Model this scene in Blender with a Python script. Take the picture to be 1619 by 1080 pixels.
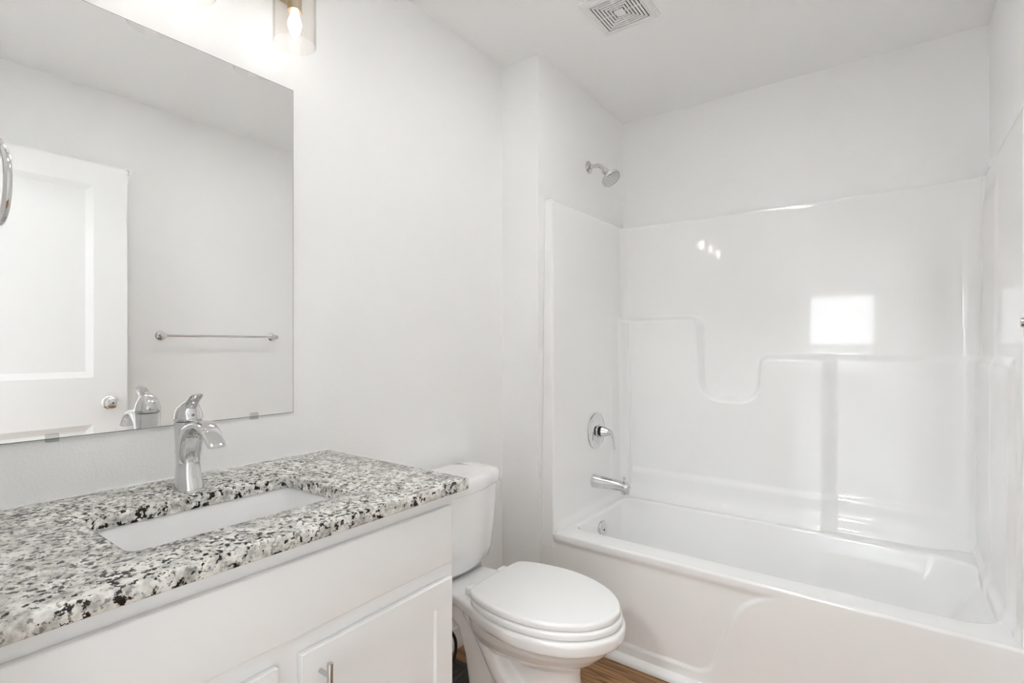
import bpy, bmesh, math
import numpy as np
from mathutils import Vector, Matrix
PI = math.pi
scene = bpy.context.scene
for o in list(bpy.data.objects):
    bpy.data.objects.remove(o)
C = scene.collection

# ------------------------------------------------------------------ camera
cam_d = bpy.data.cameras.new('camera')
cam = bpy.data.objects.new('camera', cam_d)
C.objects.link(cam)
cam.location = (1.388, 0.0, 1.2)
cam.rotation_euler = (PI/2, 0, math.radians(36.31))
cam_d.sensor_width = 36.0
cam_d.lens = 810.77/1619*36
cam_d.shift_y = 7.7/1619
cam_d.clip_start = 0.01
scene.camera = cam

# ------------------------------------------------------------------ world, colour, daylight
world = bpy.data.worlds.new('world')
scene.world = world
world.use_nodes = True
bg = world.node_tree.nodes['Background']
bg.inputs[0].default_value = (0.93, 0.97, 1.0, 1)
bg.inputs[1].default_value = 2.6
vs = scene.view_settings
vs.view_transform = 'Standard'
vs.look = 'None'
vs.gamma = 1
vs.use_curve_mapping = False
vs.exposure = 0.05
scene.cycles.max_bounces = 24
scene.cycles.diffuse_bounces = 16
scene.cycles.glossy_bounces = 8
scene.cycles.transparent_max_bounces = 16
BULB = 11.0 # radiance of each glowing bulb
BEDROOM_FILL = 130.0     # radiance of the unseen bedroom lamp added to light the bathroom
BATH_FILL = 1.95     # radiance of the unseen fill panels added to the bathroom ceiling
DAY = 7.5           # daylight at the bedroom window, W

def area(name, loc, rot, sx, sy, power, col=(1, 1, 1)):
    d = bpy.data.lights.new(name, 'AREA')
    d.shape = 'RECTANGLE'
    d.size, d.size_y, d.energy, d.color = sx, sy, power, col
    o = bpy.data.objects.new(name, d)
    o.location = loc
    o.rotation_euler = rot
    C.objects.link(o)
    return o
# daylight falling through the bedroom window behind the camera
area('daylight', (0.84, -3.56, 1.60), (PI/2, 0, 0), 0.86, 0.74, DAY, (0.97, 0.985, 1.0))

# ------------------------------------------------------------------ materials
def new_mat(name):
    m = bpy.data.materials.new(name)
    m.use_nodes = True
    return m, m.node_tree, m.node_tree.nodes['Principled BSDF']

def mat(name, col, rough=0.5, metal=0.0, coat=0.0, bump=None, spec=0.5):
    m, t, p = new_mat(name)
    p.inputs['Base Color'].default_value = (*col, 1)
    p.inputs['Roughness'].default_value = rough
    p.inputs['Metallic'].default_value = metal
    p.inputs['Specular IOR Level'].default_value = spec
    p.inputs['Coat Weight'].default_value = coat
    p.inputs['Coat Roughness'].default_value = 0.04
    if bump:
        sc, st, det = bump
        tc = t.nodes.new('ShaderNodeTexCoord')
        n = t.nodes.new('ShaderNodeTexNoise')
        n.inputs['Scale'].default_value = sc
        n.inputs['Detail'].default_value = det
        b = t.nodes.new('ShaderNodeBump')
        b.inputs['Strength'].default_value = st
        b.inputs['Distance'].default_value = 0.002
        t.links.new(tc.outputs['Object'], n.inputs['Vector'])
        t.links.new(n.outputs['Fac'], b.inputs['Height'])
        t.links.new(b.outputs[0], p.inputs['Normal'])
    return m

def emit(name, col, strength):
    m, t, p = new_mat(name)
    p.inputs['Base Color'].default_value = (*col, 1)
    p.inputs['Emission Color'].default_value = (*col, 1)
    p.inputs['Emission Strength'].default_value = strength
    return m

def clear(name, tint, ior, rough=0.02, edge=0.72):
    """thin clear pane: mostly transparent, Fresnel-weighted gloss"""
    m = bpy.data.materials.new(name)
    m.use_nodes = True
    t = m.node_tree
    t.nodes.clear()
    out = t.nodes.new('ShaderNodeOutputMaterial')
    mix = t.nodes.new('ShaderNodeMixShader')
    lw = t.nodes.new('ShaderNodeLayerWeight')
    lw.inputs['Blend'].default_value = 0.5
    pw = t.nodes.new('ShaderNodeMath')
    pw.operation = 'POWER'
    pw.inputs[1].default_value = 6.0
    t.links.new(lw.outputs['Facing'], pw.inputs[0])
    fr = t.nodes.new('ShaderNodeMath')
    fr.operation = 'MULTIPLY_ADD'
    fr.inputs[1].default_value = 0.22
    fr.inputs[2].default_value = 0.5*((ior-1)/(ior+1))**2
    t.links.new(pw.outputs[0], fr.inputs[0])
    tr = t.nodes.new('ShaderNodeBsdfTransparent')
    mc = t.nodes.new('ShaderNodeMix')
    mc.data_type = 'RGBA'
    mc.inputs[6].default_value = (*tint, 1)
    mc.inputs[7].default_value = (*[c*edge for c in tint], 1)
    t.links.new(pw.outputs[0], mc.inputs[0])
    t.links.new(mc.outputs[2], tr.inputs[0])
    gl = t.nodes.new('ShaderNodeBsdfGlossy')
    gl.inputs['Roughness'].default_value = rough
    t.links.new(fr.outputs[0], mix.inputs[0])
    t.links.new(tr.outputs[0], mix.inputs[1])
    t.links.new(gl.outputs[0], mix.inputs[2])
    t.links.new(mix.outputs[0], out.inputs[0])
    return m

M = {}
M['wall'] = mat('wall_paint', (0.918, 0.920, 0.920), 0.55, bump=(170, 0.35, 3))
M['ceiling'] = mat('ceiling_paint', (0.918, 0.920, 0.920), 0.8, bump=(38, 0.5, 5))
M['trim'] = mat('trim_paint', (0.925, 0.927, 0.927), 0.35)
M['door'] = mat('door_paint', (0.925, 0.927, 0.926), 0.4)
M['cabinet'] = mat('cabinet_paint', (0.908, 0.911, 0.914), 0.38)
M['acrylic'] = mat('white_acrylic', (0.915, 0.917, 0.916), 0.05, spec=0.8)
M['porcelain'] = mat('porcelain', (0.918, 0.92, 0.92), 0.09, coat=0.7)
M['seat'] = mat('seat_plastic', (0.928, 0.93, 0.93), 0.2)
M['sink'] = mat('sink_porcelain', (0.92, 0.92, 0.923), 0.14, coat=0.4)
M['chrome'] = mat('chrome', (0.71, 0.71, 0.71), 0.06, 1.0)
M['satin'] = mat('satin_nickel', (0.72, 0.71, 0.69), 0.26, 1.0)
M['steel'] = mat('steel_pull', (0.60, 0.60, 0.60), 0.2, 1.0)
M['brass'] = mat('aged_brass', (0.62, 0.53, 0.40), 0.28, 1.0)
M['mirror'] = mat('mirror_silver', (0.955, 0.96, 0.957), 0.0, 1.0)
M['mirror_edge'] = mat('mirror_edge', (0.30, 0.31, 0.31), 0.25)
M['dark'] = mat('dark_cavity', (0.02, 0.02, 0.02), 0.7)
M['rubber'] = mat('black_rubber', (0.015, 0.015, 0.015), 0.4)
M['nozzle'] = mat('nozzle_grey', (0.35, 0.35, 0.35), 0.4)
M['vent'] = mat('vent_plastic', (0.84, 0.84, 0.83), 0.4)
M['hall'] = mat('bedroom_paint', (0.918, 0.920, 0.920), 0.6)
M['bounce_carpet'] = mat('pale_bounce_carpet', (0.80, 0.795, 0.78), 0.95, bump=(400, 0.6, 2))  # unseen bedroom floor made pale to bounce light into the bathroom
M['glass'] = clear('shade_glass', (0.985, 0.975, 0.965), 1.25)
M['pane'] = clear('window_glass', (0.97, 0.98, 0.98), 1.3)
M['clip'] = clear('clip_plastic', (0.86, 0.87, 0.87), 1.5, 0.1)
M['bulb'] = emit('bulb_glow', (1.0, 0.992, 0.982), BULB)
M['lamp'] = emit('fill_lamp_diffuser', (0.97, 0.985, 1.0), BEDROOM_FILL)
M['bath_fill'] = emit('bath_fill_diffuser', (0.994, 0.994, 0.992), BATH_FILL)
M['ground'] = mat('ground_outside', (0.30, 0.29, 0.26), 0.9, bump=(20, 0.5, 4))

def granite():
    m, t, p = new_mat('speckled_granite')
    N, L = t.nodes.new, t.links.new
    tc = N('ShaderNodeTexCoord')
    def noise(scale, det, rough=0.6):
        n = N('ShaderNodeTexNoise')
        n.inputs['Scale'].default_value = scale
        n.inputs['Detail'].default_value = det
        n.inputs['Roughness'].default_value = rough
        L(tc.outputs['Object'], n.inputs['Vector'])
        return n.outputs['Fac']
    def ramp(src, a, b, ca, cb):
        r = N('ShaderNodeValToRGB')
        r.color_ramp.elements[0].position = a
        r.color_ramp.elements[0].color = (*ca, 1)
        r.color_ramp.elements[1].position = b
        r.color_ramp.elements[1].color = (*cb, 1)
        L(src, r.inputs[0])
        return r.outputs[0]
    def mixc(fac, a, b):
        x = N('ShaderNodeMix')
        x.data_type = 'RGBA'
        L(fac, x.inputs[0])
        for i, v in ((6, a), (7, b)):
            if isinstance(v, tuple):
                x.inputs[i].default_value = (*v, 1)
            else:
                L(v, x.inputs[i])
        return x.outputs[2]
    base = ramp(noise(55, 6), 0.36, 0.60, (0.42, 0.41, 0.38), (0.86, 0.85, 0.81))
    warm = ramp(noise(18, 4), 0.60, 0.76, (0, 0, 0), (0.55, 0.55, 0.55))
    c1 = mixc(warm, base, (0.62, 0.57, 0.47))
    grey = ramp(noise(120, 4, 0.65), 0.555, 0.62, (0, 0, 0), (0.85, 0.85, 0.85))
    c2 = mixc(grey, c1, (0.20, 0.195, 0.185))
    # black mica flakes, gathered in clusters
    mul = N('ShaderNodeMath')
    mul.operation = 'MULTIPLY_ADD'
    L(noise(26, 3), mul.inputs[0])
    mul.inputs[1].default_value = 0.42
    L(noise(105, 3, 0.6), mul.inputs[2])
    blk = ramp(mul.outputs[0], 0.775, 0.81, (0, 0, 0), (1, 1, 1))
    c3 = mixc(blk, c2, (0.012, 0.012, 0.012))
    L(c3, p.inputs['Base Color'])
    p.inputs['Roughness'].default_value = 0.16
    return m
M['granite'] = granite()

def wood_floor():
    m, t, p = new_mat('oak_plank_floor')
    N, L = t.nodes.new, t.links.new
    tc = N('ShaderNodeTexCoord')
    br = N('ShaderNodeTexBrick')
    br.inputs['Scale'].default_value = 1.0
    br.inputs['Brick Width'].default_value = 1.2
    br.inputs['Row Height'].default_value = 0.18
    br.inputs['Mortar Size'].default_value = 0.0012
    br.inputs['Color1'].default_value = (0.30, 0.155, 0.06, 1)
    br.inputs['Color2'].default_value = (0.44, 0.245, 0.11, 1)
    br.inputs['Mortar'].default_value = (0.09, 0.045, 0.02, 1)
    L(tc.outputs['Object'], br.inputs['Vector'])
    mp = N('ShaderNodeMapping')
    mp.inputs['Scale'].default_value = (4.5, 60, 1)
    L(tc.outputs['Object'], mp.inputs['Vector'])
    n = N('ShaderNodeTexNoise')
    n.inputs['Scale'].default_value = 1.0
    n.inputs['Detail'].default_value = 6
    n.inputs['Distortion'].default_value = 1.2
    L(mp.outputs[0], n.inputs['Vector'])
    r = N('ShaderNodeValToRGB')
    r.color_ramp.elements[0].position = 0.36
    r.color_ramp.elements[0].color = (0.42, 0.38, 0.33, 1)
    r.color_ramp.elements[1].position = 0.60
    r.color_ramp.elements[1].color = (1.25, 1.22, 1.18, 1)
    L(n.outputs['Fac'], r.inputs[0])
    x = N('ShaderNodeMix')
    x.data_type = 'RGBA'
    x.blend_type = 'MULTIPLY'
    x.inputs[0].default_value = 1.0
    L(br.outputs['Color'], x.inputs[6])
    L(r.outputs[0], x.inputs[7])
    L(x.outputs[2], p.inputs['Base Color'])
    p.inputs['Roughness'].default_value = 0.42
    return m
M['floor'] = wood_floor()

# ------------------------------------------------------------------ mesh helpers
def origin_of(o):
    v = Vector((0, 0, 0))
    while o is not None:
        v = v + o.location
        o = o.parent
    return v

def build(name, geo, material, parent=None, loc=None, angle=38, smooth=True):
    """geo = (verts, faces) in world space -> ONE mesh object"""
    verts, faces = geo
    off = origin_of(parent) if parent else Vector(loc or (0, 0, 0))
    me = bpy.data.meshes.new(name)
    me.from_pydata([(v[0]-off.x, v[1]-off.y, v[2]-off.z) for v in verts], [], [tuple(f) for f in faces])
    bm = bmesh.new()
    bm.from_mesh(me)
    bmesh.ops.remove_doubles(bm, verts=bm.verts, dist=1e-6)
    bmesh.ops.recalc_face_normals(bm, faces=bm.faces)
    lim = math.radians(angle)
    for f in bm.faces:
        f.smooth = smooth
    for e in bm.edges:
        if len(e.link_faces) == 2:
            e.smooth = e.calc_face_angle(0) < lim
    bm.to_mesh(me)
    bm.free()
    for mm in (material if isinstance(material, (list, tuple)) else [material]):
        me.materials.append(mm)
    o = bpy.data.objects.new(name, me)
    C.objects.link(o)
    if parent:
        o.parent = parent
    else:
        o.location = off
    return o

def tag(o, label=None, cat=None, group=None, kind=None):
    if label: o['label'] = label
    if cat: o['category'] = cat
    if group: o['group'] = group
    if kind: o['kind'] = kind
    return o

def empty(name, loc, label, cat, group=None, kind=None):
    o = bpy.data.objects.new(name, None)
    o.empty_display_size = 0.05
    o.location = loc
    C.objects.link(o)
    return tag(o, label, cat, group, kind)

def join(*geos):
    V, F = [], []
    for v, f in geos:
        k = len(V)
        V += [tuple(p) for p in v]
        F += [tuple(i+k for i in q) for q in f]
    return V, F

def box(x0, x1, y0, y1, z0, z1, bev=0.0, seg=2):
    bm = bmesh.new()
    bmesh.ops.create_cube(bm, size=1)
    for v in bm.verts:
        v.co = Vector((x0+(v.co.x+.5)*(x1-x0), y0+(v.co.y+.5)*(y1-y0), z0+(v.co.z+.5)*(z1-z0)))
    if bev > 0:
        bmesh.ops.bevel(bm, geom=list(bm.edges), offset=bev, segments=seg, profile=0.5, affect='EDGES')
    bm.verts.index_update()
    r = [tuple(v.co) for v in bm.verts], [tuple(v.index for v in f.verts) for f in bm.faces]
    bm.free()
    return r

def loft(loops, cap0=True, cap1=True, closed=True):
    V, F = [], []
    n = len(loops[0])
    for lp in loops:
        V += [tuple(p) for p in lp]
    m = n if closed else n-1
    for i in range(len(loops)-1):
        for j in range(m):
            a, b = i*n+j, i*n+(j+1) % n
            F.append((a, b, b+n, a+n))
    if cap0: F.append(tuple(range(n))[::-1])
    if cap1: F.append(tuple(range((len(loops)-1)*n, len(loops)*n)))
    return V, F

def frame_for(d):
    d = Vector(d).normalized()
    up = Vector((0, 0, 1)) if abs(d.z) < 0.95 else Vector((1, 0, 0))
    a = d.cross(up).normalized()
    b = a.cross(d).normalized()
    return a, b, d

def lathe(profile, base, axis=(0, 0, 1), seg=40, cap0=True, cap1=True):
    """profile = [(radius, distance along axis)]"""
    a, b, d = frame_for(axis)
    base = Vector(base)
    loops = []
    for r, h in profile:
        r = max(r, 1e-5)
        loops.append([base + d*h + (a*math.cos(t)+b*math.sin(t))*r for t in [2*PI*k/seg for k in range(seg)]])
    return loft(loops, cap0, cap1)

def crom(pts, n=8, closed=False):
    """Catmull-Rom through points of any dimension"""
    P = [np.array(p, float) for p in pts]
    out = []
    k = len(P)
    rng = range(k) if closed else range(k-1)
    for i in rng:
        if closed:
            p0, p1, p2, p3 = P[(i-1) % k], P[i], P[(i+1) % k], P[(i+2) % k]
        else:
            p1, p2 = P[i], P[i+1]
            p0 = P[i-1] if i > 0 else 2*p1-p2
            p3 = P[i+2] if i+2 < k else 2*p2-p1
        for j in range(n):
            t = j/n
            out.append(0.5*((2*p1)+(-p0+p2)*t+(2*p0-5*p1+4*p2-p3)*t*t+(-p0+3*p1-3*p2+p3)*t**3))
    if not closed:
        out.append(P[-1])
    return out

def tube(rows, seg=20, side=None, n=6, cap=True, spline=True, power=2.0):
    """rows = [(x,y,z, ra, rb)], ra across 'side', rb across the other normal"""
    R = crom(rows, n) if spline else [np.array(r, float) for r in rows]
    loops = []
    prev = None
    for i, r in enumerate(R):
        q0 = R[max(i-1, 0)][:3]
        q1 = R[min(i+1, len(R)-1)][:3]
        d = Vector(q1-q0).normalized()
        if side is not None:
            s = Vector(side)
            s = (s - d*s.dot(d)).normalized()
        elif prev is None:
            s, _, _ = frame_for(d)
        else:
            s = (prev - d*prev.dot(d)).normalized()
        prev = s
        b = d.cross(s)
        c = Vector(r[:3])
        ra = max(r[3], 1e-5)
        rb = max(r[4] if len(r) > 4 else r[3], 1e-5)
        lp = []
        for k in range(seg):
            t = 2*PI*k/seg
            ct, st = math.cos(t), math.sin(t)
            if power != 2.0:
                ct = math.copysign(abs(ct)**(2/power), ct)
                st = math.copysign(abs(st)**(2/power), st)
            lp.append(c + s*ct*ra + b*st*rb)
        loops.append(lp)
    return loft(loops, cap, cap)

def torus(c, normal, R, r, seg=64, ring=14, a0=0, a1=2*PI):
    a, b, d = frame_for(normal)
    c = Vector(c)
    V, F = [], []
    for i in range(seg):
        t = 2*PI*i/seg
        e = a*math.cos(t)+b*math.sin(t)
        for j in range(ring):
            s = 2*PI*j/ring
            V.append(tuple(c + e*(R+r*math.cos(s)) + d*(r*math.sin(s))))
    for i in range(seg):
        for j in range(ring):
            F.append((i*ring+j, ((i+1) % seg)*ring+j, ((i+1) % seg)*ring+(j+1) % ring, i*ring+(j+1) % ring))
    return V, F

def rrect(x0, x1, y0, y1, r, n=8):
    """rounded rectangle loop; r = one radius or four (x1y1, x0y1, x0y0, x1y0)"""
    rs = r if isinstance(r, (list, tuple)) else [r]*4
    out = []
    for (cx, cy, sx, sy, a), q in zip(((x1, y1, -1, -1, 0), (x0, y1, 1, -1, PI/2), (x0, y0, 1, 1, PI), (x1, y0, -1, 1, 1.5*PI)), rs):
        for k in range(n+1):
            t = a + PI/2*k/n
            out.append((cx+sx*q+q*math.cos(t), cy+sy*q+q*math.sin(t)))
    return out

def inset(loop, d):
    """move a 2-D counter-clockwise loop inwards by d"""
    n = len(loop)
    out = []
    for i in range(n):
        p0, p2 = np.array(loop[i-1]), np.array(loop[(i+1) % n])
        t = p2-p0
        t = t/(np.linalg.norm(t)+1e-12)
        out.append((loop[i][0]-t[1]*d, loop[i][1]+t[0]*d))
    return out

def lift(loop, z):
    return [(p[0], p[1], z) for p in loop]

def plate(loop, z0, z1, r, rb=None, seg=4):
    """solid slab with a rounded rim from a 2-D outline"""
    rb = r if rb is None else rb
    L = []
    for k in range(seg+1):
        t = PI/2*k/seg
        L.append(lift(inset(loop, rb*(1-math.sin(t))), z0+rb*(1-math.cos(t))))
    for k in range(seg+1):
        t = PI/2*k/seg
        L.append(lift(inset(loop, r*(1-math.cos(t))), z1-r+r*math.sin(t)))
    return loft(L)

def sst(a, b, x):
    t = np.clip((x-a)/(b-a), 0, 1)
    return t*t*(3-2*t)

def panel_slab(w, h, t, panels, ramp, depth):
    """slab w x h x t with recessed panels in its front (front at d=0, back at d=t): points (u, v, d)"""
    us, vs_ = {0, w}, {0, h}
    for (a, b, c, d) in panels:
        us |= {a, a+ramp, b-ramp, b}
        vs_ |= {c, c+ramp, d-ramp, d}
    us, vs_ = sorted(us), sorted(vs_)
    def dep(u, v):
        for (a, b, c, d) in panels:
            k = min(u-a, b-u, v-c, d-v)
            if k > 0:
                return depth*min(1, k/ramp)
        return 0.0
    V, F = [], []
    nu = len(us)
    for v in vs_:
        for u in us:
            V.append((u, v, dep(u, v)))
    for j in range(len(vs_)-1):
        for i in range(nu-1):
            q = [j*nu+i, j*nu+i+1, (j+1)*nu+i+1, (j+1)*nu+i]
            z = [V[k][2] for k in q]
            if abs(z[0]+z[2]-z[1]-z[3]) < 1e-9:
                F.append(tuple(q))
            elif abs(z[0]-z[2]) > abs(z[1]-z[3]):
                F += [(q[0], q[1], q[2]), (q[0], q[2], q[3])]
            else:
                F += [(q[0], q[1], q[3]), (q[1], q[2], q[3])]
    k = len(V)
    V += [(0, 0, t), (w, 0, t), (w, h, t), (0, h, t)]
    nv = len(vs_)
    F.append((k+3, k+2, k+1, k))
    F.append(tuple(range(nu)) + (k+1, k))
    F.append(tuple(range((nv-1)*nu, nv*nu)) + (k+2, k+3))
    F.append(tuple(range(0, nv*nu, nu)) + (k+3, k))
    F.append(tuple(range(nu-1, nv*nu, nu)) + (k+2, k+1))
    return V, F

# ------------------------------------------------------------------ room shell
H = 2.44
XW, YB = 1.6995, 2.680           # opposite wall, tub back wall
XP, YP = 0.1913, 1.8155          # plumbing wall face, its front face
YF = 0.07                        # doorway wall, inner face
DX0, DX1, DH = 0.72, 1.535, 2.06  # doorway opening
def struct(name, geo, m, **k):
    return tag(build(name, geo, m, **k), kind='structure')
struct('floor', box(-0.12, XW+0.12, 0.0, 2.80, -0.10, 0.0), M['floor'])
struct('floor_bedroom', box(-1.4, 3.4, -3.5, 0.0, -0.10, 0.0), M['bounce_carpet'])
struct('ceiling', box(-1.4, 3.4, -3.5, 2.80, H, H+0.1), M['ceiling'])
struct('wall_left', box(-0.12, 0.0, -0.05, 2.80, 0, H), M['wall'])
struct('wall_alcove', box(0.0, XP, YP, 2.80, 0, H), M['wall'])
struct('wall_back', box(XP, XW+0.12, YB, 2.80, 0, H), M['wall'])
struct('wall_right', box(XW, XW+0.12, -0.05, YB, 0, H), M['wall'])
struct('wall_front', join(box(0.0, DX0, -0.05, YF, 0, H), box(DX1, XW, -0.05, YF, 0, H),
                          box(DX0, DX1, -0.05, YF, DH, H)), M['wall'])
# door casing and jambs
struct('trim_1', join(box(DX0-0.055, DX0+0.004, YF, YF+0.014, 0, DH+0.055, 0.003), box(DX1-0.004, DX1+0.012, YF, YF+0.014, 0, DH+0.055, 0.003),
                      box(DX0+0.004, DX1-0.004, YF, YF+0.014, DH-0.004, DH+0.055, 0.003),
                      box(DX0, DX0+0.012, -0.05, YF, 0, DH), box(DX1-0.012, DX1, -0.05, YF, 0, DH), box(DX0+.012, DX1-.012, -0.05, YF, DH-0.012, DH)), M['trim'])
# baseboard behind the toilet and quarter-round along the tub
struct('baseboard_left', box(0.0, 0.012, 0.94, YP, 0, 0.085, 0.003), M['trim'])
struct('baseboard_alcove', box(0.012, XP+0.012, YP-0.012, YP, 0, 0.085, 0.003), M['trim'])
struct('baseboard_right', box(XW-0.012, XW, 0.10, 1.835, 0, 0.085, 0.003), M['trim'])
qr = [(1.841, 0.0), (1.807, 0.0)] + [(1.807+0.034*(1-math.cos(t)), 0.006+0.019*math.sin(t)) for t in [PI/2*k/6 for k in range(7)]]
struct('trim_2', loft([[(x, y, z) for y, z in qr] for x in (XP+0.012, XW-0.012)]), M['trim'], angle=60)

# the bedroom beyond the doorway, behind the camera
struct('wall_bedroom_left', box(-1.4, -1.28, -3.5, -0.05, 0, H), M['hall'])
struct('wall_bedroom_right', box(3.28, 3.4, -3.5, -0.05, 0, H), M['hall'])
struct('wall_bedroom_near', join(box(-1.28, -0.12, -0.17, -0.05, 0, H), box(XW+0.12, 3.28, -0.17, -0.05, 0, H)), M['hall'])
WX0, WX1, WZ0, WZ1 = 0.41, 1.27, 0.50, 1.96
struct('wall_bedroom_far', join(box(-1.28, WX0, -3.5, -3.4, 0, H), box(WX1, 3.28, -3.5, -3.4, 0, H),
                                box(WX0, WX1, -3.5, -3.4, 0, WZ0), box(WX0, WX1, -3.5, -3.4, WZ1, H)), M['hall'])
win = struct('window_1', join(box(WX0, WX0+.05, -3.47, -3.39, WZ0, WZ1, .004), box(WX1-.05, WX1, -3.47, -3.39, WZ0, WZ1, .004),
                              box(WX0+.05, WX1-.05, -3.47, -3.39, WZ0, WZ0+.05, .004), box(WX0+.05, WX1-.05, -3.47, -3.39, WZ1-.05, WZ1, .004),
                              box(WX0+.05, WX1-.05, -3.46, -3.40, 1.19, 1.24, .004)), M['trim'])
build('pane', box(WX0+.05, WX1-.05, -3.442, -3.436, WZ0+.05, 1.19), M['pane'], win)
build('pane', box(WX0+.05, WX1-.05, -3.432, -3.426, 1.24, WZ1-.05), M['pane'], win)
struct('ground', box(-14, 16, -30, -3.7, -0.45, -0.35), M['ground'])
def fill_wafer(x, y, r, m, label):  # out-of-view panels added to even out the bathroom light
    w = empty('ceiling_fill_panel', (x, y, H), label, 'lamp', 'unseen fill light panels added in the bathroom ceiling')
    build('trim_ring', lathe([(r, -0.004), (r+.005, -0.006), (r+.012, -0.003), (r+.013, 0.0)], (x, y, H), cap0=False), M['trim'], w)
    build('diffuser', lathe([(0.001, -0.0045), (r, -0.0045)], (x, y, H)), m, w)
fill_wafer(0.80, 0.55, 0.10, M['bath_fill'], 'added, unseen round fill light panel flush in the ceiling above the vanity')
fill_wafer(0.82, 1.42, 0.12, M['bath_fill'], 'added, unseen round fill light panel flush in the ceiling above the toilet')
lamp = empty('bedroom_fill_lamp', (0.95, -1.2, H), 'added, unseen round fill lamp on the bedroom ceiling behind the doorway', 'lamp')  # added lamp, sends fill light through the doorway
build('fill_lamp_base', lathe([(0.17, -0.03), (0.18, 0.0)], (0.95, -1.2, H)), M['satin'], lamp)
build('fill_lamp_diffuser', lathe([(0.001, -0.11), (0.07, -0.105), (0.13, -0.08), (0.16, -0.045), (0.165, -0.031)], (0.95, -1.2, H)), M['lamp'], lamp)

# ------------------------------------------------------------------ open door against the right wall (seen in the mirror)
dw, dh = 0.80, 2.03
pn = [(0.13, dw-0.13, 1.055-0.012, 1.94-0.012), (0.13, dw-0.13, 0.20, 0.838-0.012)]
dy0, dxh, dxf = 0.092, 1.562, 1.578
def dmap(p):
    u, v, d = p
    k = u/dw
    return (dxh+(dxf-dxh)*k+d, dy0+u, 0.014+v)
V, F = panel_slab(dw, dh, 0.035, pn, 0.028, 0.009)
door = struct('door_1', ([dmap(p) for p in V], F), M['door'], angle=12)
for s, xx in ((-1, 1.576), (1, 1.6125)):
    kn = build('door_knob', lathe([(0.031, 0.0), (0.031, 0.004), (0.027, 0.008), (0.013, 0.011), (0.011, 0.018), (0.015, 0.022), (0.024, 0.027),
                              (0.0275, 0.035), (0.0255, 0.042), (0.017, 0.048), (0.006, 0.050), (0.001, 0.050)], (xx, 0.822, 0.937), (s, 0, 0)), M['satin'], door)
    kn['label'] = 'brushed nickel knob'
    build('lock_button', lathe([(0.0035, 0.049), (0.0035, 0.052), (0.001, 0.052)], (xx, 0.822, 0.937), (s, 0, 0), 12), M['dark'], kn)
build('latch_plate', box(1.586, 1.606, dy0+dw-0.0005, dy0+dw+0.0015, 0.905, 0.965), M['satin'], door)
build('hook', tube([(1.597, dy0+dw-0.01, 2.0445, .003), (1.590, dy0+dw+0.002, 2.046, .003), (1.574, dy0+dw+0.003, 2.043, .003), (1.572, dy0+dw+0.002, 2.02, .003)], 8), M['satin'], door)

# ------------------------------------------------------------------ tub and shower unit
tub = empty('tub_shower_unit', (0.95, 1.84, 0.0), 'white one-piece bathtub with glossy molded shower walls filling the alcove', 'bathtub')
ZR, ZT = 0.42, 1.836
# polyline of the molded ledge on the back wall (x, z) with filleted corners
def fillet(pts, rad):
    out = [np.array(pts[0], float)]
    for i in range(1, len(pts)-1):
        p, a, b = (np.array(pts[k], float) for k in (i, i-1, i+1))
        ua, ub = (a-p)/np.linalg.norm(a-p), (b-p)/np.linalg.norm(b-p)
        ang = math.acos(np.clip(ua@ub, -1, 1))
        r = rad[i-1]
        q = r/math.tan(ang/2)
        c = p+(ua+ub)/np.linalg.norm(ua+ub)*r/math.sin(ang/2)
        s0, s1 = p+ua*q-c, p+ub*q-c
        a0, a1 = math.atan2(s0[1], s0[0]), math.atan2(s1[1], s1[0])
        dlt = (a1-a0+PI) % (2*PI)-PI
        for k in range(9):
            t = a0+dlt*k/8
            out.append(c+r*np.array([math.cos(t), math.sin(t)]))
    out.append(np.array(pts[-1], float))
    return np.array(out)
ledge = fillet([(-1.0, 1.342), (0.64, 1.342), (0.652, 0.948), (0.900, 0.948), (0.915, 1.152), (4.0, 1.152)], [0.05, 0.10, 0.085, 0.035])
def sd_ledge(x, z):
    """signed distance, positive below the ledge line"""
    d = np.full(x.shape, 9.0)
    for p, q in zip(ledge[:-1], ledge[1:]):
        e = q-p
        t = np.clip(((x-p[0])*e[0]+(z-p[1])*e[1])/(e@e), 0, 1)
        d = np.minimum(d, np.hypot(x-p[0]-t*e[0], z-p[1]-t*e[1]))
    top = np.where(x < 0.645, 1.342, np.where(x < 0.909, 0.948, 1.152))
    # inside test by crossing count of a vertical ray going up
    cnt = np.zeros(x.shape, int)
    for p, q in zip(ledge[:-1], ledge[1:]):
        if abs(q[0]-p[0]) < 1e-12:
            continue
        t = (x-p[0])/(q[0]-p[0])
        hit = (np.minimum(p[0], q[0]) <= x) & (x < np.maximum(p[0], q[0])) & (p[1]+t*(q[1]-p[1]) > z)
        cnt += hit
    return np.where(cnt % 2 == 1, d, -d)

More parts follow.
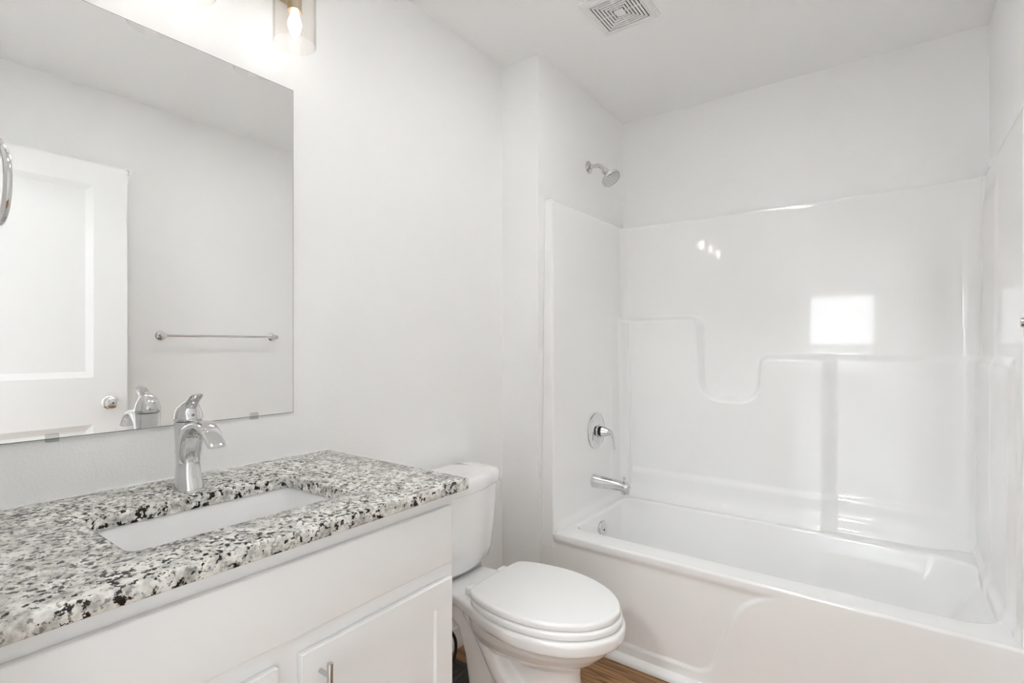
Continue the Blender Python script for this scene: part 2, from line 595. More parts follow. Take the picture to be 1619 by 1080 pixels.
def surround():
    zs = np.concatenate([np.linspace(0.355, 0.60, 44), np.linspace(0.605, 0.90, 24), np.linspace(0.905, 1.38, 118), np.linspace(1.39, 1.815, 28), [1.822, 1.828, 1.832, 1.835]])
    rows = []
    nl = None
    for z in zs:
        k = (z-ZR)/(ZT-ZR)
        xs, xr, yf, yb = 0.2537+(0.225-0.2537)*k, 1.667+0.005*k, 1.842+0.026*k, 2.60
        rc, rf, nc = 0.05, 0.010, 12
        pts, nrm = [], []
        def seg(a, b, n, nn):
            for i in range(n):
                t = i/n
                pts.append((a[0]+(b[0]-a[0])*t, a[1]+(b[1]-a[1])*t)); nrm.append(nn)
        def arc(cx, cy, r, a0, a1, n, sgn):
            for i in range(n):
                t = a0+(a1-a0)*i/n
                pts.append((cx+r*math.cos(t), cy+r*math.sin(t))); nrm.append((sgn*math.cos(t), sgn*math.sin(t)))
        seg((XP+.001, yf), (xs-rf, yf), 4, (0, -1))
        arc(xs-rf, yf+rf, rf, -PI/2, 0, 6, 1)
        seg((xs, yf+rf), (xs, yb-rc), 70, (1, 0))
        arc(xs+rc, yb-rc, rc, PI, PI/2, nc, -1)
        seg((xs+rc, yb), (xr-rc, yb), 330, (0, -1))
        arc(xr-rc, yb-rc, rc, PI/2, 0, nc, -1)
        seg((xr, yb-rc), (xr, yf+rf), 70, (-1, 0))
        arc(xr+rf, yf+rf, rf, PI, 1.5*PI, 6, 1)
        seg((xr+rf, yf), (XW-.001, yf), 4, (0, -1))
        pts.append((XW-.001, yf)); nrm.append((0, -1))
        rows.append((np.array(pts), np.array(nrm)))
    P = np.array([r[0] for r in rows]); Nn = np.array([r[1] for r in rows])
    Z = np.repeat(zs[:, None], P.shape[1], 1)
    X, Y = P[..., 0], P[..., 1]
    # distance behind the front edge, used to fade shapes out on the end panels
    onright = (X > 1.4)
    onleft = sst(0.0, 0.045, 0.36-X)*sst(2.66, 2.45, Y)          # 1 along the left end panel
    low = sst(-0.018, 0.018, sd_ledge(X, Z))
    amt = 0.044 + (0.012-0.044)*sst(1.150, 1.215, X)
    fade_l = sst(2.50, 2.585, Y)                                     # the ledge lives on the back wall and right end
    side = np.where(X < 0.6, fade_l, 1.0)
    fade_r = np.where(X > 1.4, sst(1.93, 2.0, Y), 1.0)
    d = amt*low*side*fade_r
    # belt and flare above the rim on the back wall
    back = np.where(X > 0.26, sst(2.50, 2.59, Y), 0.0)*sst(1.615, 1.50, X)
    d += back*(0.011*sst(0.575, 0.54, Z) + 0.030*sst(0.52, 0.41, Z)**1.6)
    # end panels: slightly raised field toward the back, flare at the rim
    d += np.where(X > 1.62, 0.0035*sst(2.24, 2.31, Y)*sst(1.76, 1.72, Z)*sst(2.62, 2.56, Y), 0.0)
    d += np.where(X < 0.30, 0.004*sst(2.38, 2.42, Y)*sst(1.36, 1.32, Z)*sst(2.60, 2.55, Y), 0.0)
    endp = np.where((Nn[..., 0]**2 > 0.9), sst(1.86, 1.90, Y), 0.0)
    d += endp*0.012*sst(0.47, 0.41, Z)**1.5
    # roll the top edge over
    roll = np.where(Z > 1.82, 0.004*(1-np.sqrt(np.clip(1-((Z-1.82)/0.0155)**2, 0, 1))), 0.0)
    d -= roll
    PX, PY = X+Nn[..., 0]*d, Y+Nn[..., 1]*d
    V = np.stack([PX, PY, Z], -1)
    top = V[-1].copy()
    top[:, 0] = np.clip(X[-1]-Nn[-1][:, 0]*0.10, XP+.0005, XW-.0005)
    top[:, 1] = np.where(Nn[-1][:, 1] > -0.5, np.clip(Y[-1]-Nn[-1][:, 1]*0.10, 1.86, YB-.0005), np.where(Y[-1] > 2.3, YB-.0005, Y[-1]))
    top[:, 0] = np.where((Y[-1] < 1.90) & (X[-1] < 0.5), np.minimum(top[:, 0], XP+.0005), top[:, 0])
    top[:, 0] = np.where((Y[-1] < 1.90) & (X[-1] > 1.5), np.maximum(top[:, 0], XW-.0005), top[:, 0])
    top[:, 2] = ZT
    V = np.concatenate([V, top[None]], 0)
    n = V.shape[1]
    F = [(i*n+j, i*n+j+1, (i+1)*n+j+1, (i+1)*n+j) for i in range(V.shape[0]-1) for j in range(n-1)]
    return V.reshape(-1, 3).tolist(), F
build('shower_wall', surround(), M['acrylic'], tub, angle=60)

# tub: rim, basin
op = (0.300, 1.655, 1.942, 2.484)
RAD = [0.15, 0.075, 0.05, 0.13]
def ring(dx0, dx1, dy0, dy1, z, grow=0.0):
    return lift(rrect(op[0]+dx0, op[1]-dx1, op[2]+dy0, op[3]-dy1, [r*(1-grow) + 0.10*grow for r in RAD], 12), z)
rim = [lift(rrect(XP+.001, XW-.001, 1.856, YB-.002, 0.001, 12), ZR-0.001), lift(rrect(XP+.004, XW-.004, 1.862, YB-.006, 0.004, 12), ZR)]
rim.append(ring(-.022, -.022, -.022, -.022, ZR))
rim.append(ring(-.0155, -.0155, -.0155, -.0155, ZR))
for k in range(7):
    t = PI/2*k/6
    rim.append(ring(-0.014*(1-math.sin(t)), -0.014*(1-math.sin(t)), -0.014*(1-math.sin(t)), -0.014*(1-math.sin(t)), ZR-0.014*(1-math.cos(t))))
for z, l, r, f, b in ((0.36, .006, .03, .010, .012), (0.28, .016, .08, .022, .026), (0.20, .030, .13, .036, .042), (0.14, .050, .18, .052, .058),
                      (0.10, .075, .23, .074, .078), (0.082, .105, .27, .10, .105), (0.076, .15, .32, .14, .14)):
    rim.append(ring(l, r, f, b, z, 0.5))
build('basin', loft(rim, cap0=False, cap1=True), M['acrylic'], tub, angle=50)

# apron with the embossed sweep
def apron():
    xs = np.concatenate([[XP+.001], np.linspace(0.20, XW-.008, 300), [XW-.001]])
    prof = [(1.857, ZR)] + [(1.847-0.010*math.sin(t), ZR-0.0005-0.010*(1-math.cos(t))) for t in [PI/2*k/8 for k in range(9)]]
    prof += [(1.8372, 0.396), (1.838, 0.389), (1.8405, 0.383), (1.843, 0.378)] + [(1.845, z) for z in np.linspace(0.37, 0.0, 150)]
    line = fillet([(0.0, 0.060), (0.885, 0.060), (0.985, 0.352), (1.22, 0.43), (1.5, 0.46)], [0.075, 0.20, 0.3])
    line = np.array([p for p in line])
    V = []
    X, K = np.meshgrid(xs, np.arange(len(prof)))
    Yp = np.array([p[0] for p in prof])[K]; Zp = np.array([p[1] for p in prof])[K]
    D = np.full(X.shape, 9.0)
    for p, q in zip(line[:-1], line[1:]):
        e = q-p
        t = np.clip(((X-p[0])*e[0]+(Zp-p[1])*e[1])/(e@e+1e-12), 0, 1)
        D = np.minimum(D, np.hypot(X-p[0]-t*e[0], Zp-p[1]-t*e[1]))
    cnt = np.zeros(X.shape, int)
    for p, q in zip(line[:-1], line[1:]):
        if abs(q[0]-p[0]) < 1e-12: continue
        t = (X-p[0])/(q[0]-p[0])
        cnt += ((np.minimum(p[0], q[0]) <= X) & (X < np.maximum(p[0], q[0])) & (p[1]+t*(q[1]-p[1]) > Zp))
    sd = np.where((cnt % 2 == 1) | (X > 1.49), D, -D)
    out = (Yp-np.minimum(Yp, 1.8365))*sst(-0.007, 0.007, sd)*(Zp < 0.404)
    f = sst(0.236, 0.268, X)
    V = np.stack([X, 1.8435*(1-f)+(Yp-out)*f, Zp-0.012*(1-f)*(Zp > 0.41)], -1)
    n = len(xs)
    F = [(i*n+j, i*n+j+1, (i+1)*n+j+1, (i+1)*n+j) for i in range(len(prof)-1) for j in range(n-1)]
    return V.reshape(-1, 3).tolist(), F
build('apron', apron(), M['acrylic'], tub, angle=60)
ov = build('overflow_plate', lathe([(0.033, -0.004), (0.035, 0.002), (0.035, 0.007), (0.033, 0.010), (0.012, 0.0125), (0.001, 0.0125)], (0.309, 2.175, 0.352), (1, 0, 0.08)), M['chrome'], tub)
ov['label'] = 'round chrome overflow plate'
build('screw', join(lathe([(0.0045, 0.012), (0.0045, 0.0145), (0.001, 0.0145)], (0.309, 2.175, 0.346), (1, 0, 0.08), 12)), M['dark'], ov)
build('drain', lathe([(0.032, -0.002), (0.034, 0.002), (0.03, 0.004), (0.001, 0.003)], (0.52, 2.21, 0.076)), M['chrome'], tub)

# ------------------------------------------------------------------ shower fittings on the left end wall
sh = empty('overhead_shower', (XP, 2.268, 2.084), 'chrome shower head on a bent arm high on the left alcove wall', 'shower head')
build('escutcheon', lathe([(0.031, 0.0), (0.0315, 0.003), (0.028, 0.007), (0.018, 0.011), (0.012, 0.013)], (XP, 2.268, 2.084), (1, 0, 0)), M['chrome'], sh)
build('arm', tube([(XP+.004, 2.268, 2.084, .0105), (.225, 2.268, 2.085, .0105), (.250, 2.268, 2.081, .0105), (.268, 2.266, 2.066, .0105), (.285, 2.264, 2.047, .0105)], 18), M['chrome'], sh)
hd = Vector((0.62, -0.10, -0.78)).normalized()
hb = Vector((.278, 2.265, 2.054))
hdo = build('spray_head', lathe([(0.0125, 0.0), (0.016, 0.002), (0.017, 0.016), (0.0145, 0.020), (0.0165, 0.023), (0.0185, 0.036), (0.024, 0.044), (0.040, 0.052),
                           (0.0475, 0.058), (0.0485, 0.066), (0.046, 0.071), (0.044, 0.070), (0.001, 0.0705)], hb, hd, 48), M['chrome'], sh)
a, b, d = frame_for(hd)
noz = []
for R_, n_ in ((0.008, 5), (0.017, 9), (0.026, 14), (0.035, 18), (0.041, 24)):
    for k in range(n_):
        t = 2*PI*k/n_
        noz.append(lathe([(0.0019, 0.069), (0.0015, 0.0728), (0.0002, 0.0728)], hb+(a*math.cos(t)+b*math.sin(t))*R_, hd, 6))
build('nozzles', join(*noz), M['nozzle'], hdo)
e_ = hb+hd*0.064-b*0.047
build('spray_lever', tube([(*(e_), .004, .003), (*(e_-b*.007+hd*.002), .0035, .0025)], 8), M['chrome'], hdo)

PX = 0.2455
va = empty('shower_valve', (PX, 2.238, 0.792), 'chrome round shower valve with curved lever above the tub spout', 'shower valve')
build('escutcheon', lathe([(0.084, 0.0), (0.087, 0.003), (0.086, 0.007), (0.080, 0.011), (0.045, 0.016), (0.032, 0.018), (0.030, 0.024), (0.024, 0.026)], (PX, 2.238, 0.792), (1, 0, 0), 64), M['chrome'], va)
build('collar', lathe([(0.024, 0.024), (0.025, 0.034), (0.022, 0.038)], (PX, 2.238, 0.792), (1, 0, 0)), M['rubber'], va)
build('lever', join(lathe([(0.027, 0.037), (0.028, 0.041), (0.022, 0.054), (0.0165, 0.066), (0.014, 0.073), (0.008, 0.077), (0.001, 0.078)], (PX, 2.238, 0.792), (1, 0, 0)),
      tube([(PX+.062, 2.238, .797, .012, .010), (PX+.074, 2.240, .795, .0115, .009), (PX+.085, 2.243, .778, .010, .007), (PX+.091, 2.246, .752, .0088, .005), (PX+.094, 2.248, .724, .0078, .0042), (PX+.095, 2.249, .712, .0055, .003)], 18, side=(0, 1, 0))), M['chrome'], va)

SX = 0.2505
sp = empty('tub_spout', (SX, 2.205, 0.558), 'chrome tub spout with pull-up diverter knob below the shower valve', 'tub spout')
build('spout', join(tube([(SX-.001, 2.205, .558, .0305, .031), (SX+.004, 2.205, .558, .0315, .032), (SX+.07, 2.205, .557, .0285, .028), (SX+.13, 2.205, .556, .026, .0245), (SX+.162, 2.205, .554, .0255, .0235), (SX+.177, 2.205, .551, .0235, .021), (SX+.1825, 2.205, .549, .016, .014), (SX+.184, 2.205, .548, .003, .003)], 36, side=(0, 1, 0), n=4),
      lathe([(0.019, 0.0), (0.020, -0.004), (0.0195, -0.030), (0.016, -0.0305), (0.015, -0.016), (0.001, -0.016)], (SX+.162, 2.205, .553), (0, 0, 1), 32)), M['chrome'], sp)
build('diverter_knob', lathe([(0.003, 0.0), (0.003, 0.012), (0.0065, 0.013), (0.007, 0.020), (0.0045, 0.024), (0.001, 0.0245)], (SX+.156, 2.205, .574), (0, 0, 1), 20), M['chrome'], sp)

# ------------------------------------------------------------------ ceiling exhaust fan
vx0, vx1, vy0, vy1 = 0.481, 0.703, 1.640, 1.866
fan = empty('exhaust_fan', ((vx0+vx1)/2, (vy0+vy1)/2, H), 'white square exhaust fan grille with concentric slots in the ceiling', 'exhaust fan')
def rect(x0, x1, y0, y1, z): return [(x0, y0, z), (x1, y0, z), (x1, y1, z), (x0, y1, z)]
fi = 0.022
build('frame', loft([rect(vx0, vx1, vy0, vy1, H), rect(vx0, vx1, vy0, vy1, H-.006), rect(vx0+.006, vx1-.006, vy0+.006, vy1-.006, H-.013), rect(vx0+fi-.004, vx1-fi+.004, vy0+fi-.004, vy1-fi+.004, H-.015),
                     rect(vx0+fi, vx1-fi, vy0+fi, vy1-fi, H-.012), rect(vx0+fi, vx1-fi, vy0+fi, vy1-fi, H-.001)], False, False), M['vent'], fan, angle=20)
build('cavity', box(vx0+fi, vx1-fi, vy0+fi, vy1-fi, H-.006, H-.001), M['dark'], fan)
gx, gy, hx, hy_ = (vx0+vx1)/2, (vy0+vy1)/2, (vx1-vx0)/2-fi, (vy1-vy0)/2-fi
gr = []
pitch, bar = 0.0118, 0.0076
for k in range(6):
    ax, ay = hx-k*pitch, hy_-k*pitch
    bx, by = ax-bar, ay-bar
    zt, zb = H-.0112, H-.0135
    gr.append(loft([rect(gx-ax, gx+ax, gy-ay, gy+ay, zt), rect(gx-ax, gx+ax, gy-ay, gy+ay, zb), rect(gx-bx, gx+bx, gy-by, gy+by, zb), rect(gx-bx, gx+bx, gy-by, gy+by, zt)], False, False))
q = 6*pitch
gr.append(box(gx-hx+q, gx+hx-q, gy-hy_+q, gy+hy_-q, H-.0145, H-.0112, .001))
gr.append(box(gx-.0025, gx+.0025, gy-hy_+.004, gy+hy_-.004, H-.0132, H-.0112))
gr.append(box(gx-hx+.004, gx+hx-.004, gy-.0025, gy+.0025, H-.0132, H-.0112))
build('grille', join(*gr), M['vent'], fan, angle=20)

# ------------------------------------------------------------------ vanity
CY0, CY1, CXF = 0.074, 0.916, 0.533
van = empty('vanity_cabinet', (0.0, 0.495, 0.0), 'white shaker bathroom vanity cabinet under the granite counter', 'cabinet')
build('body', join(box(0.002, CXF, CY0, CY0+.018, 0.10, 0.8555), box(0.002, CXF, CY1-.018, CY1, 0.0, 0.8555), box(0.002, CXF-.075, CY0, CY0+.018, 0, .10),
                   box(0.002, CXF-.02, CY0+.018, CY1-.018, 0.10, 0.118), box(CXF-.09, CXF-.075, CY0+.018, CY1-.018, 0.0, 0.10),
                   box(0.002, 0.012, CY0+.018, CY1-.018, .118, .8555),
                   box(CXF-.02, CXF, CY0+.018, CY1-.018, 0.118, 0.8555)), M['cabinet'], van)
FX = 0.548
build('drawer_front', box(CXF+.0005, FX, CY0+.006, 0.9035, 0.686, 0.8215, 0.004, 3), M['cabinet'], van)
def cab_door(y0, y1, hand):
    w, z0, z1 = y1-y0, 0.118, 0.651
    V, F = panel_slab(w, z1-z0, FX-CXF-.0005, [(0.054, w-0.054, 0.057, z1-z0-0.057)], 0.0025, 0.0075)
    # rounded outer arris
    dr = build('door', ([(FX-d, y0+u, z0+v) for u, v, d in V], F), M['cabinet'], van, angle=20)
    bv = dr.modifiers.new('bevel', 'BEVEL')
    bv.width, bv.segments, bv.limit_method, bv.angle_limit = 0.0028, 2, 'ANGLE', math.radians(80)
    hy = y0+0.037 if hand < 0 else y1-0.037
    hx = FX+0.030
    hdl = build('handle', join(tube([(hx, hy, .470, .0055), (hx, hy, .630, .0055)], 20, spline=False),
                               tube([(FX-.001, hy, .606, .0042), (hx-.002, hy, .606, .0042)], 14, spline=False), tube([(FX-.001, hy, .494, .0042), (hx-.002, hy, .494, .0042)], 14, spline=False)), M['steel'], dr)
    hdl['label'] = 'steel bar pull'
cab_door(0.080, 0.4700, 1)
cab_door(0.5125, 0.9035, -1)

CT0, CT1 = 0.8557, 0.8826
cy0, cy1, cxf = 0.0705, 0.937, 0.5712
hole = (0.200, 0.446, 0.287, 0.691)
outer = lambda i, z: lift(rrect(0.001+0, cxf-i, cy0, cy1-i, .0035, 8), z)
holel = lambda g, z, n=8: lift(rrect(hole[0]-g, hole[1]+g, hole[2]-g, hole[3]+g, .022+g, 8), z)
lp = [holel(0, CT0), holel(0, CT1-.003), holel(.0009, CT1-.0009), holel(.003, CT1), outer(.004, CT1), outer(.0012, CT1-.0012), outer(0, CT1-.004), outer(0, CT0+.002), outer(.002, CT0), holel(0, CT0)]
top = build('countertop', loft(lp, False, False), M['granite'], loc=(0.29, 0.5, CT0), angle=50)
tag(top, 'speckled black and white granite countertop on the vanity', 'countertop')
caulk = build('caulk', box(0.0005, 0.005, cy0, cy1-.002, CT1-.0005, CT1+.003, .001), M['trim'], top)
caulk['label'] = 'thin white caulk line along the wall'

sink = empty('sink', (0.323, 0.489, 0.70), 'white rectangular undermount sink set in the granite counter', 'sink')
def sk(g, z, r): return lift(rrect(hole[0]-g, hole[1]+g, hole[2]-g, hole[3]+g, r, 8), z)
bl = [sk(.022, CT0-.012, .035), sk(.022, CT0-.0006, .035), sk(.006, CT0-.0006, .025), sk(.003, CT0-.004, .024), sk(-.004, .80, .03), sk(-.012, .755, .04), sk(-.030, .728, .05), sk(-.06, .718, .05), sk(-.09, .716, .03)]
ob = [sk(.022, CT0-.012, .035), sk(.012, CT0-.013, .03), sk(.008, .80, .03), sk(.0, .75, .04), sk(-.03, .715, .05), sk(-.09, .704, .03)]
build('bowl', join(loft(bl, False, True), loft(ob, False, True)), M['sink'], sink, angle=60)
build('drain', lathe([(0.001, .004), (0.016, .004), (0.02, .002), (0.023, .003), (0.024, 0.0)], (0.323, 0.489, 0.7162)), M['chrome'], sink)

# faucet
fx, fy, fz = 0.125, 0.496, CT1
fau = empty('faucet', (fx, fy, fz), 'chrome single-handle faucet with arched spout behind the sink', 'faucet')
body = []
for z, rx, ry, cx_ in ((0, .0310, .0300, .003), (.003, .0308, .0299, .003), (.012, .0285, .0285, .002), (.03, .0248, .0258, .000), (.055, .0225, .0238, -.001), (.085, .0232, .0244, -.001), (.115, .0255, .0265, 0), (.140, .0272, .0278, 0), (.1505, .0280, .0284, 0)):
    body.append([(fx+cx_+rx*math.cos(t), fy+ry*math.sin(t), fz+z+(0.008*(-math.cos(t)) if z > .14 else 0)*0) for t in [2*PI*k/40 for k in range(40)]])
build('body', loft(body), M['chrome'], fau, angle=50)
S = [(-.002, .080, .0245, .022), (.006, .108, .0245, .022), (.022, .130, .0240, .0175), (.046, .1435, .0230, .0115), (.072, .1475, .0215, .0082), (.097, .141, .0200, .0072), (.117, .1285, .0190, .0066), (.133, .1135, .0182, .0060), (.138, .1085, .0180, .0056)]
build('spout', tube([(fx+x, fy, fz+z, a_, b_) for x, z, a_, b_ in S], 32, side=(0, 1, 0), n=6, power=2.6), M['chrome'], fau, angle=50)
cap = []
for x, z, rx, ry, tl in ((0, .1515, .0262, .0266, 0), (0, .1535, .0286, .0290, 0), (-.0005, .163, .0278, .0282, .10), (.001, .173, .0255, .0262, .28), (.004, .181, .0215, .0228, .48), (.0095, .1875, .0160, .0180, .70), (.017, .193, .0105, .0140, .88), (.026, .1985, .0068, .0136, .98), (.036, .2045, .0046, .0138, 1.05), (.045, .2105, .0036, .0122, 1.1), (.050, .2135, .0022, .0070, 1.1), (.0515, .2143, .0004, .001, 1.1)):
    ct, st = math.cos(tl), math.sin(tl)
    # section plane tips forward with tl
    cap.append([(fx+x+rx*math.cos(t)*ct, fy+ry*math.sin(t), fz+z-rx*math.cos(t)*st) for t in [2*PI*k/36 for k in range(36)]])
hd_ = build('handle', loft(cap), M['chrome'], fau, angle=70)
build('index_dot', lathe([(0.0028, 0), (0.0028, .001), (0.0001, .001)], (fx+.0268, fy-.001, fz+.166), (1, 0, .2), 14), M['nozzle'], hd_)
build('lift_rod', join(tube([(fx-.034, fy-.002, fz-.0005, .0025), (fx-.034, fy-.002, fz+.052, .0025)], 10, spline=False), lathe([(0.003, .050), (.0062, .053), (.0066, .058), (.004, .062), (.0005, .0625)], (fx-.034, fy-.002, fz), (0, 0, 1), 18)), M['chrome'], fau)

# ------------------------------------------------------------------ wall mirror
my0, my1, mz0, mz1 = 0.165, 0.8177, 1.010, 1.9373
mir = empty('wall_mirror', (0, (my0+my1)/2, mz0), 'large frameless wall mirror above the granite counter', 'mirror')
build('mirror_glass', box(0.003, 0.006, my0+.0015, my1-.0015, mz0+.0015, mz1-.0015), M['mirror'], mir)
build('mirror_edge', loft([[(0.0005, y, z) for y, z in ((my0, mz0), (my1, mz0), (my1, mz1), (my0, mz1))], [(0.0056, y, z) for y, z in ((my0, mz0), (my1, mz0), (my1, mz1), (my0, mz1))],
      [(0.0056, y, z) for y, z in ((my0+.0015, mz0+.0015), (my1-.0015, mz0+.0015), (my1-.0015, mz1-.0015), (my0+.0015, mz1-.0015))]], True, False), M['mirror_edge'], mir)
for yy in (0.289, 0.704):
    cl = build('mirror_clip', box(0.0005, 0.0105, yy-.0105, yy+.0105, mz0-.006, mz0+.011, .002), M['clip'], mir)
    cl['label'] = 'small clear plastic clip'

# ------------------------------------------------------------------ vanity light
lys = (0.247, 0.502, 0.7573)
lx = 0.114
vl = empty('vanity_light', (0, lys[1], 2.22), 'three-bulb vanity light with clear glass shades above the mirror', 'light fixture')
build('backplate', box(0.0, 0.022, lys[0]-.06, lys[2]+.06, 2.175, 2.285, .006, 3), M['brass'], vl)
for yy in lys:
    build('arm', tube([(0.018, yy, 2.235, .008), (.06, yy, 2.24, .008), (.098, yy, 2.236, .008), (lx, yy, 2.215, .008), (lx, yy, 2.19, .008)], 16), M['brass'], vl)
    so = build('socket', lathe([(0.001, 2.196), (0.018, 2.196), (.022, 2.190), (.022, 2.172), (0.0185, 2.168), (0.0175, 2.096), (0.0182, 2.094), (.0182, 2.0915), (0.0165, 2.0905), (0.0155, 2.094), (.0150, 2.10)], (lx, yy, 0), (0, 0, 1), 36), M['brass'], vl)
    build('shade', lathe([(0.0185, 2.176), (0.045, 2.176), (.0515, 2.172), (.0535, 2.165), (0.0535, 2.004), (.0530, 2.0025), (.0515, 2.0025), (0.0510, 2.004), (0.0510, 2.163), (.0495, 2.1695), (.044, 2.1735), (.0185, 2.1735)], (lx, yy, 0), (0, 0, 1), 64, False, False), M['glass'], vl)
    build('bulb', lathe([(0.0075, 2.098), (.0085, 2.088), (.0125, 2.076), (.0165, 2.064), (.0172, 2.056), (.0155, 2.046), (.0115, 2.034), (.007, 2.024), (.003, 2.017), (.0005, 2.0145)], (lx, yy, 0), (0, 0, 1), 28), M['bulb'], so)

# ------------------------------------------------------------------ towel ring and towel bar
rc_, ryy, rz = 0.4080, 0.150, 1.420
tr = empty('towel_ring', (rc_, YF, 1.475), 'chrome towel ring on the wall beside the doorway, left of the mirror', 'towel ring')
build('post', join(lathe([(.026, 0), (.027, .003), (.024, .008), (.013, .014), (.0095, .03), (.0105, .070), (.012, .074), (.012, .080), (.008, .083), (.001, .0832)], (rc_, YF, 1.474), (0, 1, 0))), M['chrome'], tr)
build('ring', torus((rc_, ryy, rz), (0, 1, 0), 0.0510, 0.0046, 72), M['chrome'], tr)

tb = empty('towel_bar', (XW, 1.37, 1.255), 'chrome towel bar on the right wall between the open door and the tub', 'towel bar')
bx_ = 1.645
build('bar', tube([(bx_, 1.078, 1.256, .0062), (bx_, 1.672, 1.256, .0062)], 18, spline=False), M['chrome'], tb)
for yy in (1.073, 1.674):
    build('post', join(lathe([(.0235, 0), (.0245, .003), (.022, .008), (.012, .013), (.0095, .024), (.0095, .046), (.0125, .050), (.0130, .057), (.010, .063), (.001, .064)], (XW, yy, 1.256), (-1, 0, 0))), M['chrome'], tb)

# ------------------------------------------------------------------ toilet
ty = 1.366
toi = empty('toilet', (0.38, ty, 0.0), 'white two-piece toilet with closed lid between vanity and tub', 'toilet')
def sym(pts):
    """half outline (x, y>=0) from back to tip -> closed CCW loop around (x, ty)"""
    up = [(x, ty+y) for x, y in pts]
    dn = [(x, ty-y) for x, y in pts[1:-1]][::-1]
    full = [(x, y) for x, y in ([(pts[0][0], ty)] + [(x, ty-y) for x, y in pts[1:-1]] + [(pts[-1][0], ty)] + [(x, ty+y) for x, y in pts[1:-1]][::-1])]
    return [tuple(p) for p in crom(full, 8, True)]
lid_o = sym([(.306, 0), (.306, .07), (.309, .115), (.322, .140), (.36, .159), (.42, .174), (.50, .1815), (.58, .172), (.66, .141), (.72, .093), (.751, .040), (.757, 0)])
seat_o = sym([(.312, 0), (.312, .07), (.316, .118), (.33, .144), (.37, .163), (.43, .178), (.505, .185), (.585, .176), (.665, .145), (.725, .096), (.757, .042), (.763, 0)])
Zl = 0.430
lidg = plate(lid_o, Zl-.020, Zl, .0095, .003, 5)
build('seat_lid', lidg, M['seat'], toi, angle=60)
build('seat', plate(seat_o, Zl-.0435, Zl-.0225, .009, .004, 5), M['seat'], toi, angle=60)
for s in (-1, 1):
    build('hinge', join(box(.268, .312, ty+s*.085-.020, ty+s*.085+.020, .388, .413, .006, 3)), M['seat'], toi, angle=60)
    build('bumper', box(.640, .652, ty+s*.128-.004, ty+s*.128+.004, Zl-.0495, Zl-.043, .001), M['seat'], toi)
# bowl, deck, pedestal and trapway fused into one ceramic body
deck_o = lambda g: sym([(.040, 0), (.040, .060), (.044, .098), (.075, .112), (.16, .113), (.24, .120), (.31, .142), (.38, .166), (.45, .182), (.52, .1895), (.60, .179), (.68, .146), (.735, .098), (.766, .045), (.773, 0)]) if g == 0 else inset(deck_o(0), g)
band = loft([lift(deck_o(.012), .384), lift(deck_o(.004), .382), lift(deck_o(.0), .375), lift(deck_o(.001), .355), lift(deck_o(.004), .343), lift(deck_o(.012), .3385)])
def egg(xb, xf, w, z, sq=2.3):
    xc = xb+(xf-xb)*0.42
    out = []
    for k in range(96):
        t = 2*PI*k/96
        ct, st = math.cos(t), math.sin(t)
        p = 2.0 if ct > 0 else sq
        x = xc+(xf-xc if ct > 0 else xc-xb)*math.copysign(abs(ct)**(2/p), ct)
        out.append((x, ty+w*math.copysign(abs(st)**(2/2.15), st), z))
    return out
bowl = loft([egg(.245, .752, .171, .352), egg(.245, .744, .166, .332), egg(.25, .728, .158, .306), egg(.26, .700, .143, .277), egg(.28, .662, .120, .252), egg(.30, .62, .092, .236)])
ped = loft([egg(.30, .640, .084, .27, 3), egg(.30, .634, .082, .20, 3), egg(.29, .640, .086, .10, 3), egg(.27, .652, .097, .045, 3), egg(.265, .660, .104, .012, 3), egg(.265, .660, .104, 0.0, 3)])
rear = loft([egg(.070, .36, .100, .352, 4), egg(.120, .36, .096, .31, 4), egg(.195, .37, .092, .26, 4), egg(.232, .38, .092, .18, 4), egg(.250, .40, .096, .10, 4), egg(.258, .42, .101, .04, 4), egg(.260, .42, .104, .0, 4)])
trap = []
for s in (-1, 1):
    trap.append(tube([(.27, ty+s*.072, .335, .034), (.322, ty+s*.084, .300, .036), (.372, ty+s*.090, .245, .037), (.410, ty+s*.090, .190, .037), (.462, ty+s*.082, .140, .036), (.52, ty+s*.064, .112, .034), (.56, ty+s*.044, .105, .030)], 24))
bo = build('bowl', join(band, bowl, ped, rear, *trap), M['porcelain'], toi, angle=180)
rm = bo.modifiers.new('fuse', 'REMESH')
rm.mode, rm.voxel_size, rm.use_smooth_shade = 'VOXEL', 0.0042, True
sm = bo.modifiers.new('smooth', 'SMOOTH')
sm.factor, sm.iterations = 0.5, 5
for s in (-1, 1):
    build('bolt_cap', lathe([(.014, 0), (.0135, .008), (.009, .015), (.001, .017)], (.315, ty+s*.112, .0), (0, 0, 1), 20), M['seat'], toi)
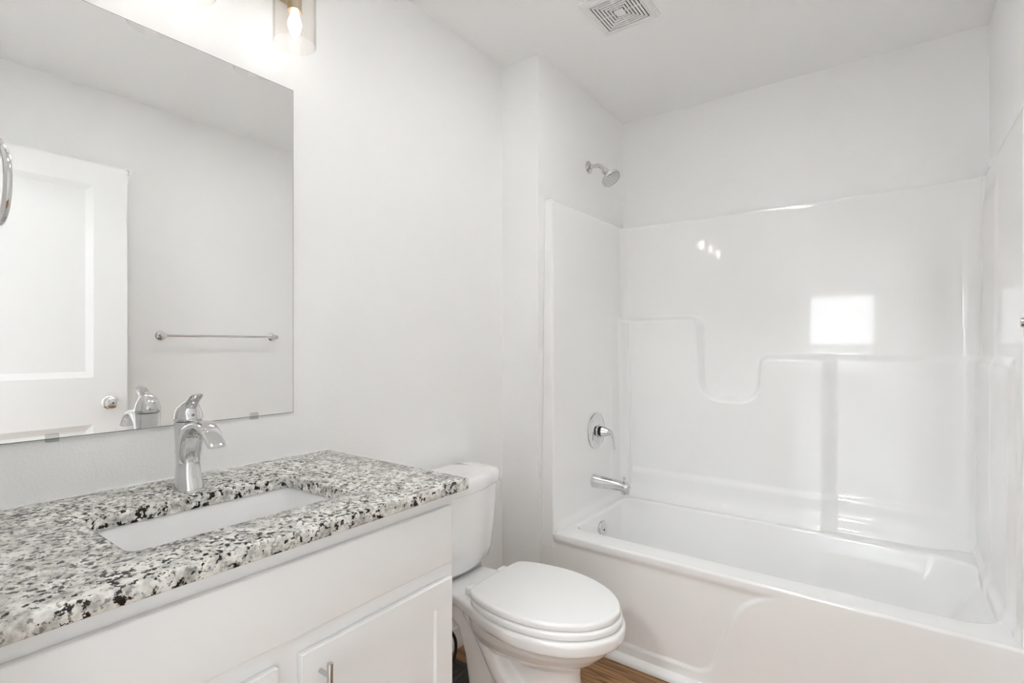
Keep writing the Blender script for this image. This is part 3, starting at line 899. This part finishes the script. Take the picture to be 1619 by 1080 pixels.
# tank with bowed front
def tank_loop(hw, xf, corner, z, bow=0.034, xb=0.016):
    pts = [(xb, 0), (xb, hw*.55), (xb, hw-.016), (xb+.005, hw-.003), (xb+.03, hw), (xf-bow-corner*.9, hw), (xf-bow-corner*.25, hw-corner*.16), (xf-bow+.004, hw-corner*.65), (xf-bow*.62, hw*.66), (xf-bow*.14, hw*.32), (xf, 0)]
    return lift(sym(pts), z)
tk = []
for z, hw, xf, c in ((.4025, .150, .178, .05), (.4045, .166, .188, .05), (.415, .174, .195, .045), (.45, .182, .201, .042), (.55, .190, .2065, .04), (.64, .197, .210, .04), (.688, .200, .2115, .04)):
    tk.append(tank_loop(hw, xf, c, z))
build('tank', loft(tk), M['porcelain'], toi, angle=60)
tl_ = [tank_loop(.196, .209, .038, .6845), tank_loop(.2045, .2165, .04, .6855), tank_loop(.2075, .2195, .042, .690), tank_loop(.2085, .2205, .043, .722), tank_loop(.2065, .2185, .045, .730), tank_loop(.2010, .213, .048, .7355), tank_loop(.190, .202, .05, .7385), tank_loop(.150, .16, .045, .7400)]
build('tank_lid', loft(tl_), M['porcelain'], toi, angle=60)
gs = build('tank_gasket', loft([lift(rrect(.05, .165, ty-.13, ty+.13, .04, 8), z) for z in (.380, .4035)]), M['nozzle'], toi)
gs['label'] = 'dark gasket between tank and bowl'
lv = build('flush_lever', join(lathe([(.015, 0), (.016, .004), (.012, .008), (.006, .010), (.006, .016)], (.166, ty-.168, .640), (1, 0, 0), 24), tube([(.183, ty-.168, .640, .006, .005), (.188, ty-.150, .637, .0075, .0045), (.194, ty-.122, .633, .0085, .004), (.195, ty-.116, .632, .005, .003)], 14)), M['chrome'], toi)
lv['label'] = 'chrome flush lever'

# water supply and flat black plate on the floor behind the toilet
ws = empty('water_supply_line', (0.012, 1.20, 0.16), 'black looped water supply hose behind the toilet beside the vanity', 'hose')
build('stop_valve', join(lathe([(.027, 0), (.027, .003), (.012, .006), (.009, .007), (.009, .05), (.013, .052), (.013, .068), (.001, .07)], (0.0005, 1.20, 0.17), (1, 0, 0), 24), tube([(.058, 1.20, .165, .009), (.058, 1.20, .205, .008)], 14, spline=False)), M['chrome'], ws)
build('hose', tube([(.058, 1.20, .200, .0055), (.060, 1.203, .232, .0055), (.075, 1.245, .262, .0055), (.098, 1.315, .225, .0055), (.116, 1.368, .160, .0055), (.121, 1.380, .110, .0055), (.121, 1.362, .060, .0055), (.118, 1.300, .028, .0055), (.110, 1.225, .040, .0055), (.100, 1.170, .100, .0055), (.096, 1.155, .20, .0055), (.095, 1.178, .31, .0055), (.098, 1.215, .37, .0055), (.098, 1.222, .401, .0055)], 14), M['rubber'], ws)
rg = build('black_floor_plate', join(box(.014, .245, 1.16, 1.455, 0.0, 0.004, .0015), *[box(.030+.0245*k, .046+.0245*k, 1.18, 1.435, .004, .0055) for k in range(8)]), M['rubber'], loc=(.1, 1.31, 0))
tag(rg, 'flat black plate on the floor behind the toilet base', 'floor vent')
